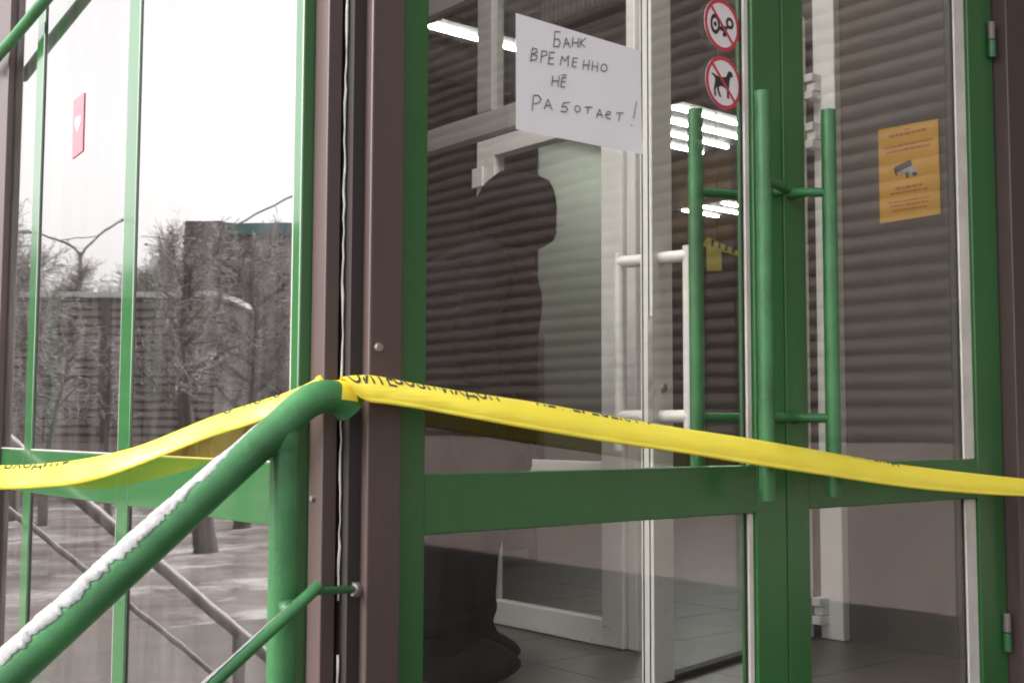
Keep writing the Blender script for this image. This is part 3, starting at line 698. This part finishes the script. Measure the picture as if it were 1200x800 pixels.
def snow_ridge(name, label, p_of_t, r, wid, hgt, n, t0, t1, seed, angc=90):
    rnd = random.Random(seed); m = MB(); K = 25
    from mathutils import noise as N
    for i in range(n+1):
        t = t0+(t1-t0)*i/n; p, tan = p_of_t(t)
        side = Vector((0, -1, 0)); nor = side.cross(tan).normalized()
        if nor.z < 0: nor = -nor
        ends = min(1, (i+1)/(n*0.16))**0.6*(1 if i < n-3 else 0.3)*max(0.12, min(1, 1.1+1.1*N.noise(Vector((t*16, seed, 2.5)))))
        for k in range(K):
            f_ = k/(K-1)
            jag = 1+0.45*N.noise(Vector((t*45, seed, (f_ > .5)*9)))+0.40*N.noise(Vector((t*170, seed+3, (f_ > .5)*9)))
            lo_, hi_ = R(angc-wid*jag*ends), R(angc+wid*jag*ends)
            a_ = lo_+(hi_-lo_)*f_
            bump_ = hgt*max(0, math.sin(math.pi*f_))**0.6*(1+0.6*N.noise(Vector((t*28, f_*3, seed)))+0.35*N.noise(Vector((t*110, f_*6, seed)))+0.14*N.noise(Vector((t*260, f_*14, seed))))*ends
            rr = r*0.985+bump_+0.0015*ends
            m.v.append(tuple(p + (side*math.cos(a_) + nor*math.sin(a_))*rr))
    for i in range(n):
        for k in range(K-1): m.f.append((i*K+k, i*K+k+1, (i+1)*K+k+1, (i+1)*K+k))
    o = m.build(name, 'snow', None, smooth=True)
    return tag(o, label, 'snow', kind='stuff')
def rail_t(t): return Vector((-0.482-t, -0.07, 0.663-SL*t)), Vector((-1, 0, -SL)).normalized()
snow_ridge('rail_snow', 'ridge of wet snow lying along the thick green rail', rail_t, 0.0242, 47, 0.0052, 1000, 0.02, 0.92, 3, 97)
def low_t(t): return Vector((-0.44-t, -0.110, 0.439-S2*t)), Vector((-1, 0, -S2)).normalized()
snow_ridge('thin_rail_snow', 'thin line of snow on the slim lower rail', low_t, 0.0088, 30, 0.0010, 400, 0.03, 0.85, 5, 100)

# ------------------------------------------------------------------ barrier tape
bt = empty('barrier_tape', 'yellow barrier tape with black lettering tied round the bent rail end', 'tape')
TR = [(-0.392, -0.100, 0.733, 0.712), (-0.369, -0.102, 0.736, 0.697), (-0.333, -0.104, 0.736, 0.693), (-0.257, -0.106, 0.726, 0.684), (-0.161, -0.11, 0.715, 0.670), (-0.023, -0.115, 0.701, 0.651), (0.128, -0.12, 0.682, 0.632), (0.295, -0.125, 0.662, 0.613), (0.48, -0.13, 0.643, 0.590), (0.688, -0.133, 0.619, 0.566), (0.923, -0.136, 0.591, 0.539), (1.188, -0.14, 0.566, 0.516), (1.492, -0.143, 0.542, 0.497), (1.752, -0.145, 0.522, 0.481), (2.3, -0.15, 0.49, 0.45)]
TL = [(-0.395, -0.040, 0.737, 0.705), (-0.411, -0.043, 0.731, 0.697), (-0.442, -0.02, 0.714, 0.685), (-0.477, 0.02, 0.697, 0.664), (-0.525, 0.06, 0.676, 0.644), (-0.573, 0.10, 0.651, 0.619), (-0.618, 0.15, 0.627, 0.594), (-0.666, 0.19, 0.612, 0.576), (-0.715, 0.23, 0.604, 0.569), (-0.764, 0.27, 0.601, 0.566), (-0.846, 0.32, 0.604, 0.567), (-1.0, 0.42, 0.63, 0.59), (-1.2, 0.55, 0.67, 0.63)]
def catmull(P, n):
    P = [Vector(p) if len(p) == 3 else p for p in P]; out = []
    for i in range(len(P)-1):
        p0, p1, p2, p3 = P[max(i-1, 0)], P[i], P[i+1], P[min(i+2, len(P)-1)]
        for k in range(n):
            t = k/n
            out.append(tuple(0.5*((2*b)+(-a_+c)*t+(2*a_-5*b+4*c-d)*t*t+(-a_+3*b-3*c+d)*t**3) for a_, b, c, d in zip(p0, p1, p2, p3)))
    out.append(tuple(P[-1])); return out
PR = catmull(TR, 10); PL = catmull(TL, 8)
# cross sections: (offset towards the viewer, height fraction)
CR = [(-0.030, 0.72), (-0.027, 0.97), (-0.021, 1.0), (-0.013, 0.85), (-0.002, 0.6), (0.008, 0.34), (0.009, 0.20), (0.009, 0.16), (0.016, 0.10), (0.016, 0.0), (0.004, 0.08)]
CL = [(-0.014, 0.90), (-0.0115, 0.985), (-0.010, 1.0), (-0.004, 0.8), (0.002, 0.5), (0.009, 0.2), (0.0125, 0.0), (0.009, 0.03), (0.006, 0.10)]
from mathutils import noise as N3
def sect(path, i, cs, wrinkle):
    p = path[i]; q = path[min(i+1, len(path)-1)]; o = path[max(i-1, 0)]
    d = Vector((q[0]-o[0], q[1]-o[1], 0)).normalized(); nn = Vector((d.y, -d.x, 0))
    if nn.y > 0 or (abs(nn.y) < .8 and nn.x > 0): nn = -nn
    res = []
    for (off, h) in cs:
        wv = wrinkle*N3.noise(Vector((p[0]*14, h*2.2, 4)))+0.5*wrinkle*N3.noise(Vector((p[0]*40, h*4, 9)))
        res.append(Vector((p[0], p[1], p[3]+(p[2]-p[3])*h)) + nn*(off+wv))
    return res, nn
def band(path, cs, name, wr):
    m = MB(); k = len(cs)
    for i in range(len(path)): m.v += [tuple(v) for v in sect(path, i, cs, wr)[0]]
    for i in range(len(path)-1):
        for j in range(k-1): m.f.append((i*k+j, i*k+j+1, (i+1)*k+j+1, (i+1)*k+j))
    return m.build(name, 'tape', bt, smooth=True)
band(PR, CR, 'tape_band', 0.0022)
band(PL, CL, 'tape_band', 0.003)
M['film'] = bpy.data.materials.new('yellow_film'); M['film'].use_nodes = True
_n = M['film'].node_tree; _b = _n.nodes['Principled BSDF']; _b.inputs['Base Color'].default_value = (0.80, 0.56, 0.03, 1); _b.inputs['Roughness'].default_value = 0.35
_t = _n.nodes.new('ShaderNodeBsdfTransparent'); _t.inputs[0].default_value = (0.95, 0.86, 0.35, 1); _x = _n.nodes.new('ShaderNodeMixShader'); _x.inputs[0].default_value = 0.20
_n.links.new(_t.outputs[0], _x.inputs[1]); _n.links.new(_b.outputs[0], _x.inputs[2]); _n.links.new(_x.outputs[0], _n.nodes['Material Output'].inputs[0])
m = MB()
for i, p in enumerate(PL[2:66]):
    f_ = i/63; dp = 0.040*math.sin(math.pi*min(1, f_*1.0))**0.7*(1.15-0.5*f_)
    for k_ in range(4): m.v.append((p[0]+0.006+0.004*k_, p[1]+0.006+0.003*k_*math.sin(i*.3), p[3]+0.006-dp*k_/3))
for i in range(63):
    for k_ in range(3): m.f.append((i*4+k_, i*4+k_+1, i*4+k_+5, i*4+k_+4))
m.build('tape_reflection_ply', 'film', bt, smooth=True)  # added ply standing in for the reflection of the tape
# turns round the pipe end
m = MB()
ringc = Vector((-0.390, -0.07, 0.7018)); 
K = 24
for k in range(K+1):
    t = R(-8 + 200*k/K)
    for s_ in (-1, -0.3, 0.4, 1):
        rr = 0.0256+0.0012*math.sin(5*t+2*s_)
        m.v.append((ringc.x+0.004+0.013*s_*(1-0.3*math.sin(t)), ringc.y-math.cos(t)*rr, ringc.z+math.sin(t)*rr-0.10*s_*0.013))
for k in range(K):
    for q in range(3): m.f.append((4*k+q, 4*k+q+1, 4*k+q+5, 4*k+q+4))
m.build('tape_knot', 'tape', bt, smooth=True)
def text_mesh(txt, size):
    cu = bpy.data.curves.new('lettering', 'FONT'); cu.body = txt; cu.size = size; cu.resolution_u = 2; cu.offset = size*0.012
    o = bpy.data.objects.new('lettering', cu); col.objects.link(o)
    dg = bpy.context.evaluated_depsgraph_get(); me = bpy.data.meshes.new_from_object(o.evaluated_get(dg))
    bpy.data.objects.remove(o); return me
def on_band(me, path, cs, wr, s0, h0, flip=False, k_h=1.0, name='lettering'):
    """wrap flat text onto the band; text height runs up the section, past the top fold to the back"""
    S = [0.0]
    for a_, b in zip(path[:-1], path[1:]): S.append(S[-1]+math.hypot(b[0]-a_[0], b[1]-a_[1]))
    bm = bmesh.new(); bm.from_mesh(me)
    bmesh.ops.triangulate(bm, faces=bm.faces[:])
    bmesh.ops.subdivide_edges(bm, edges=bm.edges[:], cuts=2, use_grid_fill=True)
    kill = []
    for v in bm.verts:
        s = s0 + (v.co.x if not flip else -v.co.x); y = v.co.y
        i = 0
        while i < len(S)-2 and S[i+1] < s: i += 1
        f_ = (s-S[i])/(S[i+1]-S[i])
        A, nA = sect(path, i, cs, wr); B, nB = sect(path, i+1, cs, wr)
        p4 = path[i]; H = p4[2]-p4[3]
        h = h0 + y/H*k_h
        hh = min(h, 1.0)
        # position on the front of the section
        front = [(hh_, idx) for idx, (o_, hh_) in enumerate(cs) if idx >= 2]
        for (ha, ia), (hb, ib) in zip(front[:-1], front[1:]):
            if hb <= hh <= ha:
                g_ = (hh-hb)/(ha-hb) if ha > hb else 0
                Pa = A[ib].lerp(A[ia], g_); Pb = B[ib].lerp(B[ia], g_); break
        else: Pa, Pb = A[2], B[2]
        P = Pa.lerp(Pb, f_) + nA*0.0009
        if h > 1.0:
            ex = (h-1.0)*H; P = P - nA*(0.0009+0.0085*min(1, ex/0.010)) - Vector((0, 0, 0.35*ex))
        v.co = P
    me2 = bpy.data.meshes.new(name); bm.to_mesh(me2); bm.free(); me2.materials.append(M['ink'])
    o = bpy.data.objects.new(name, me2); col.objects.link(o); o.parent = bt; return o
on_band(text_mesh('ОЙТЕ', 0.030), PR, CR, 0.0022, 0.006, 0.70)
on_band(text_mesh('ВОЗМИХДОП', 0.030), PR, CR, 0.0022, 0.085, 0.83)
on_band(text_mesh('НЕ ПЕРЕСЕКАТЬ', 0.034), PR, CR, 0.0022, 0.36, 0.915)
on_band(text_mesh('И ПРОХОДИТЬ', 0.03), PR, CR, 0.0022, 1.22, 0.965)
on_band(text_mesh('ОПАСНО', 0.02), PL, CL, 0.003, 0.16, 0.90, True)
on_band(text_mesh('НЕ ВХОДИТЬ', 0.02), PL, CL, 0.003, 0.52, 0.86, True)

# ------------------------------------------------------------------ siding wing to the right (seen mirrored in the door glass)
wg = empty('siding_wing', 'brown clapboard wing with pinkish plaster base mirrored in the door glass', 'building')
box('plaster_base', 'plaster', wg, 3.15, 3.6, -9.5, 0.03, -0.12, 0.60, 0.01)
box('core', 'brown_dark', wg, 3.172, 3.6, -9.5, 0.03, 0.602, 4.9)
bmh = MB().prism([(3.171, -9.5, 0.0)] + [(3.168-0.030*math.sin(math.pi*k/9)**0.8, -9.5, 0.0745*k/9) for k in range(10)] + [(3.171, -9.5, 0.0745)], (0, 9.47, 0)).mesh('board', 'siding')
for k in range(57):
    o = bpy.data.objects.new('board', bmh); col.objects.link(o); o.parent = wg; o.location = (random.uniform(-.0015, .0015), 0, 0.604+0.075*k)
box('coping', 'brown', wg, 3.12, 3.62, -9.52, 0.03, 4.902, 4.98, 0.005)

# ------------------------------------------------------------------ far things, mirrored in the side window
def far_box(mb, P, Q, t, z0, z1, off=0): return obox(mb, P, Q, t, z0, z1, off)
sd_ = empty('siding_kiosk', 'brown clapboard kiosk behind the frosted trees', 'kiosk')
KA, KB = (-3.6, 25.9), (-10.1, 20.6)
far_box(MB(), KA, KB, -3.0, GZ, 3.25, 0).build('core', 'brown_dark', sd_)
far_box(MB(), KA, KB, 0.06, GZ, 0.32, 0.004).build('plaster_base', 'plaster', sd_)
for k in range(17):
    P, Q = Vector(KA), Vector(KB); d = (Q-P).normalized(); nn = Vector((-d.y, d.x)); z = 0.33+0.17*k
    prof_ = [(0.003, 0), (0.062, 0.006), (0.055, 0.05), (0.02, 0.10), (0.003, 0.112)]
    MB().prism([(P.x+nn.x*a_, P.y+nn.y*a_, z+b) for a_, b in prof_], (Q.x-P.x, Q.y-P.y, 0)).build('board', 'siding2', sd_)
far_box(MB(), (KA[0]+.1, KA[1]+.1), (KB[0]-.1, KB[1]-.1), -3.3, 3.255, 3.36, 0.12).build('roof', 'snow', sd_)
for f_ in (0.12, 0.45, 0.72):
    P = Vector(KA).lerp(Vector(KB), f_); Q = Vector(KA).lerp(Vector(KB), f_+0.018)
    far_box(MB(), P, Q, 0.03, 0.33, 3.24, 0.066).build('batten', 'brown', sd_)

ob = empty('office_block', 'flat roofed grey office block with teal roof band behind the trees', 'building')
OA, OM, OB = Vector((-18.3, 40.6)), Vector((-19.5, 39.65)), Vector((-27.0, 33.5))
far_box(MB(), OA, OM, -8, GZ, 8.4, 0.25).build('stair_tower', 'roofdark', ob)
far_box(MB(), OM, OB, -8, GZ, 7.9, 0).build('wall', 'greywall', ob)
far_box(MB(), OM, OB, -8.2, 7.902, 8.35, 0.2).build('roof_band', 'teal', ob)
for fl_ in range(3):
    for k in range(6):
        P = OM.lerp(OB, 0.03+k*0.16); Q = OM.lerp(OB, 0.03+k*0.16+0.12)
        z0 = 0.6+2.45*fl_
        wn = far_box(MB(), P, Q, 0.06, z0, z0+1.5, 0.003).build('window', 'gasket', ob)
        far_box(MB(), P.lerp(Q, .06), P.lerp(Q, .48), 0.01, z0+0.08, z0+1.42, 0.065).build('glazing', 'paleglass', wn)
        far_box(MB(), P.lerp(Q, .52), P.lerp(Q, .94), 0.01, z0+0.08, z0+1.42, 0.065).build('glazing', 'paleglass', wn)

lmp = empty('street_lamp', 'grey street lamp with two forked arms against the sky', 'street lamp')
B_ = Vector((-9.98, 28.35, 0))
tube('pole', 'galv', lmp, [(B_.x, B_.y, GZ), (B_.x, B_.y, 3.5), (B_.x, B_.y, 5.05)], [0.11, 0.09, 0.055], 12)
sdv = Vector((-0.76, -0.65, 0))
for s, rise in ((-1, 0.40), (1, 0.72)):
    pts_ = [B_+Vector((0, 0, 4.95)), B_+sdv*s*0.12+Vector((0, 0, 5.15)), B_+sdv*s*0.5+Vector((0, 0, 5.15+rise*.45)), B_+sdv*s*1.15+Vector((0, 0, 5.15+rise))]
    a_ = tube('arm', 'galv', lmp, pts_, [0.045, 0.035, 0.028, 0.022], 10)
    e0 = pts_[-1]; MB().tube([e0-sdv*s*0.05, e0+sdv*s*0.1, e0+sdv*s*0.32], [0.03, 0.055, 0.03], 10).build('lantern', 'galv', a_, smooth=True)
tube('tie', 'galv', lmp, [B_-sdv*0.5+Vector((0, 0, 5.36)), B_+sdv*0.5+Vector((0, 0, 5.46))], 0.012, 8)
tag(tube('overhead_cable', 'galv', None, [(-15.4, 31.5, 6.55), (-15.65, 30.0, 6.85), (-15.8, 27.0, 7.2), (-16.0, 22.0, 8.1)], 0.03, 8), 'dark overhead cable slanting above the office block', 'cable')

def make_tree(name, label, x, y, h, crown_r, seed, n_main=8, twigs=900, trunk_r=0.09, lean=0.0, base=0.42):
    rnd = random.Random(seed)
    t = empty(name, label, 'tree', 'frosted trees mirrored in the side window')
    tr = MB(); br = MB()
    pts_ = []; 
    for k in range(8):
        f_ = k/7; pts_.append(Vector((x+lean*f_+0.10*math.sin(seed+3*f_), y+0.10*math.cos(seed*2+2.4*f_), GZ-0.05+(h*0.8)*f_)))
    tr.tube(pts_, [trunk_r*(1.25-f_*1.08) if f_ > 0.05 else trunk_r*1.3 for f_ in [k/7 for k in range(8)]], 10)
    ends = []
    for k in range(n_main*2):
        f_ = base+(1-base)*k/(n_main*2); i = min(6, int(f_*7)); p = pts_[i].lerp(pts_[i+1], f_*7-i)
        az = k*2.4+rnd.uniform(-.4, .4); el = rnd.uniform(.25, .95); L = crown_r*(1.05-0.45*f_)*rnd.uniform(.7, 1.1)
        q = [p]
        for j in range(4):
            az += rnd.uniform(-.3, .3); el += rnd.uniform(-.12, .22)
            q.append(q[-1]+Vector((math.cos(az)*math.cos(el), math.sin(az)*math.cos(el), math.sin(el)))*L/4)
        tr.tube(q, [trunk_r*.30*(1-.2*j) for j in range(5)], 6)
        for j in range(1, 5): ends.append((q[j], (q[j]-q[j-1]).normalized()))
    for k in range(twigs):
        p, d = rnd.choice(ends)
        L = rnd.uniform(.14, .5)*crown_r*.75; cur = p+Vector((rnd.gauss(0, .05), rnd.gauss(0, .05), rnd.gauss(0, .05)))
        d = (d+Vector((rnd.gauss(0, .7), rnd.gauss(0, .7), rnd.gauss(0.1, .55)))).normalized()
        q = [cur]
        for j in range(3):
            d = (d+Vector((rnd.gauss(0, .25), rnd.gauss(0, .25), rnd.gauss(0, .25)))).normalized(); q.append(q[-1]+d*L/3)
        br.tube(q, [0.008, 0.007, 0.005, 0.003], 3, caps=False)
        for j in range(1, 4):
            for _ in range(2):
                d2 = (d+Vector((rnd.gauss(0, .8), rnd.gauss(0, .8), rnd.gauss(0, .6)))).normalized()
                e1 = q[j]+d2*rnd.uniform(.08, .22)
                br.tube([q[j], e1], [0.005, 0.003], 3, caps=False)
                s_ = rnd.uniform(.006, .020); c_ = q[j].lerp(e1, rnd.random())
                a_ = Vector((rnd.gauss(0, 1), rnd.gauss(0, 1), rnd.gauss(0, .5))).normalized(); b_ = a_.orthogonal().normalized()
                br.poly([c_-a_*s_, c_-b_*s_, c_+a_*s_, c_+b_*s_*.8])
    tr.build('trunk', 'bark', t, smooth=True)
    br_me = bpy.data.meshes.new('crown'); br_me.from_pydata(br.v, [], br.f); br_me.materials.append(M['twig'])
    o = bpy.data.objects.new('crown', br_me); col.objects.link(o); o.parent = t
    return t
TREES = [  # x, y, height, crown radius, label, twigs, trunk radius, lowest limb
    (-4.99, 16.99, 4.7, 1.4, 'frosted bushy tree beside the far brown window post', 1300, 0.10, 0.35),
    (-5.35, 10.99, 4.1, 1.0, 'sparse frosted tree with thick trunk rising from open snow', 260, 0.11, 0.5),
    (-5.1, 15.6, 3.0, 0.7, 'thin low frosted tree below the street lamp', 70, 0.06, 0.5),
    (-5.9, 15.2, 3.1, 0.7, 'slim frosted sapling in front of the kiosk wall', 70, 0.06, 0.5),
    (-7.2, 13.6, 4.6, 1.1, 'frosted tree in front of the dark stair tower', 520, 0.09, 0.45),
    (-8.9, 14.9, 4.8, 1.1, 'frosted tree in front of the teal roof band', 480, 0.09, 0.45),
    (-9.2, 27.2, 5.3, 1.9, 'distant frosted tree behind the kiosk near the street lamp', 2200, 0.13, 0.3),
    (-11.2, 26.0, 6.3, 2.0, 'tall distant frosted tree behind the middle of the kiosk', 2400, 0.13, 0.3),
    (-13.0, 25.0, 6.5, 2.0, 'tall distant frosted tree behind the kiosk end', 2300, 0.13, 0.3),
    (-15.2, 25.2, 6.3, 1.9, 'distant frosted tree before the office block windows', 1700, 0.13, 0.3)]
for k, (x, y, h, r_, lb, nt_, tr_, bs_) in enumerate(TREES):
    make_tree('frosted_tree', lb, x, y, h, r_, 11+k, twigs=nt_, trunk_r=tr_, lean=random.uniform(-.25, .25), base=bs_)

# ------------------------------------------------------------------ put each thing's empty at its base
bpy.context.view_layer.update()
for o in list(col.objects):
    if o.type == 'EMPTY' and o.parent is None:
        mn = [1e9]*3; mx = [-1e9]*3
        for c in o.children:
            if c.type != 'MESH': continue
            for b in c.bound_box:
                q = c.matrix_world @ Vector(b)
                for i in range(3): mn[i] = min(mn[i], q[i]); mx[i] = max(mx[i], q[i])
        loc = Vector(((mn[0]+mx[0])/2, (mn[1]+mx[1])/2, mn[2]))
        o.location = loc
        for c in o.children: c.matrix_parent_inverse = Matrix.Translation(-loc)
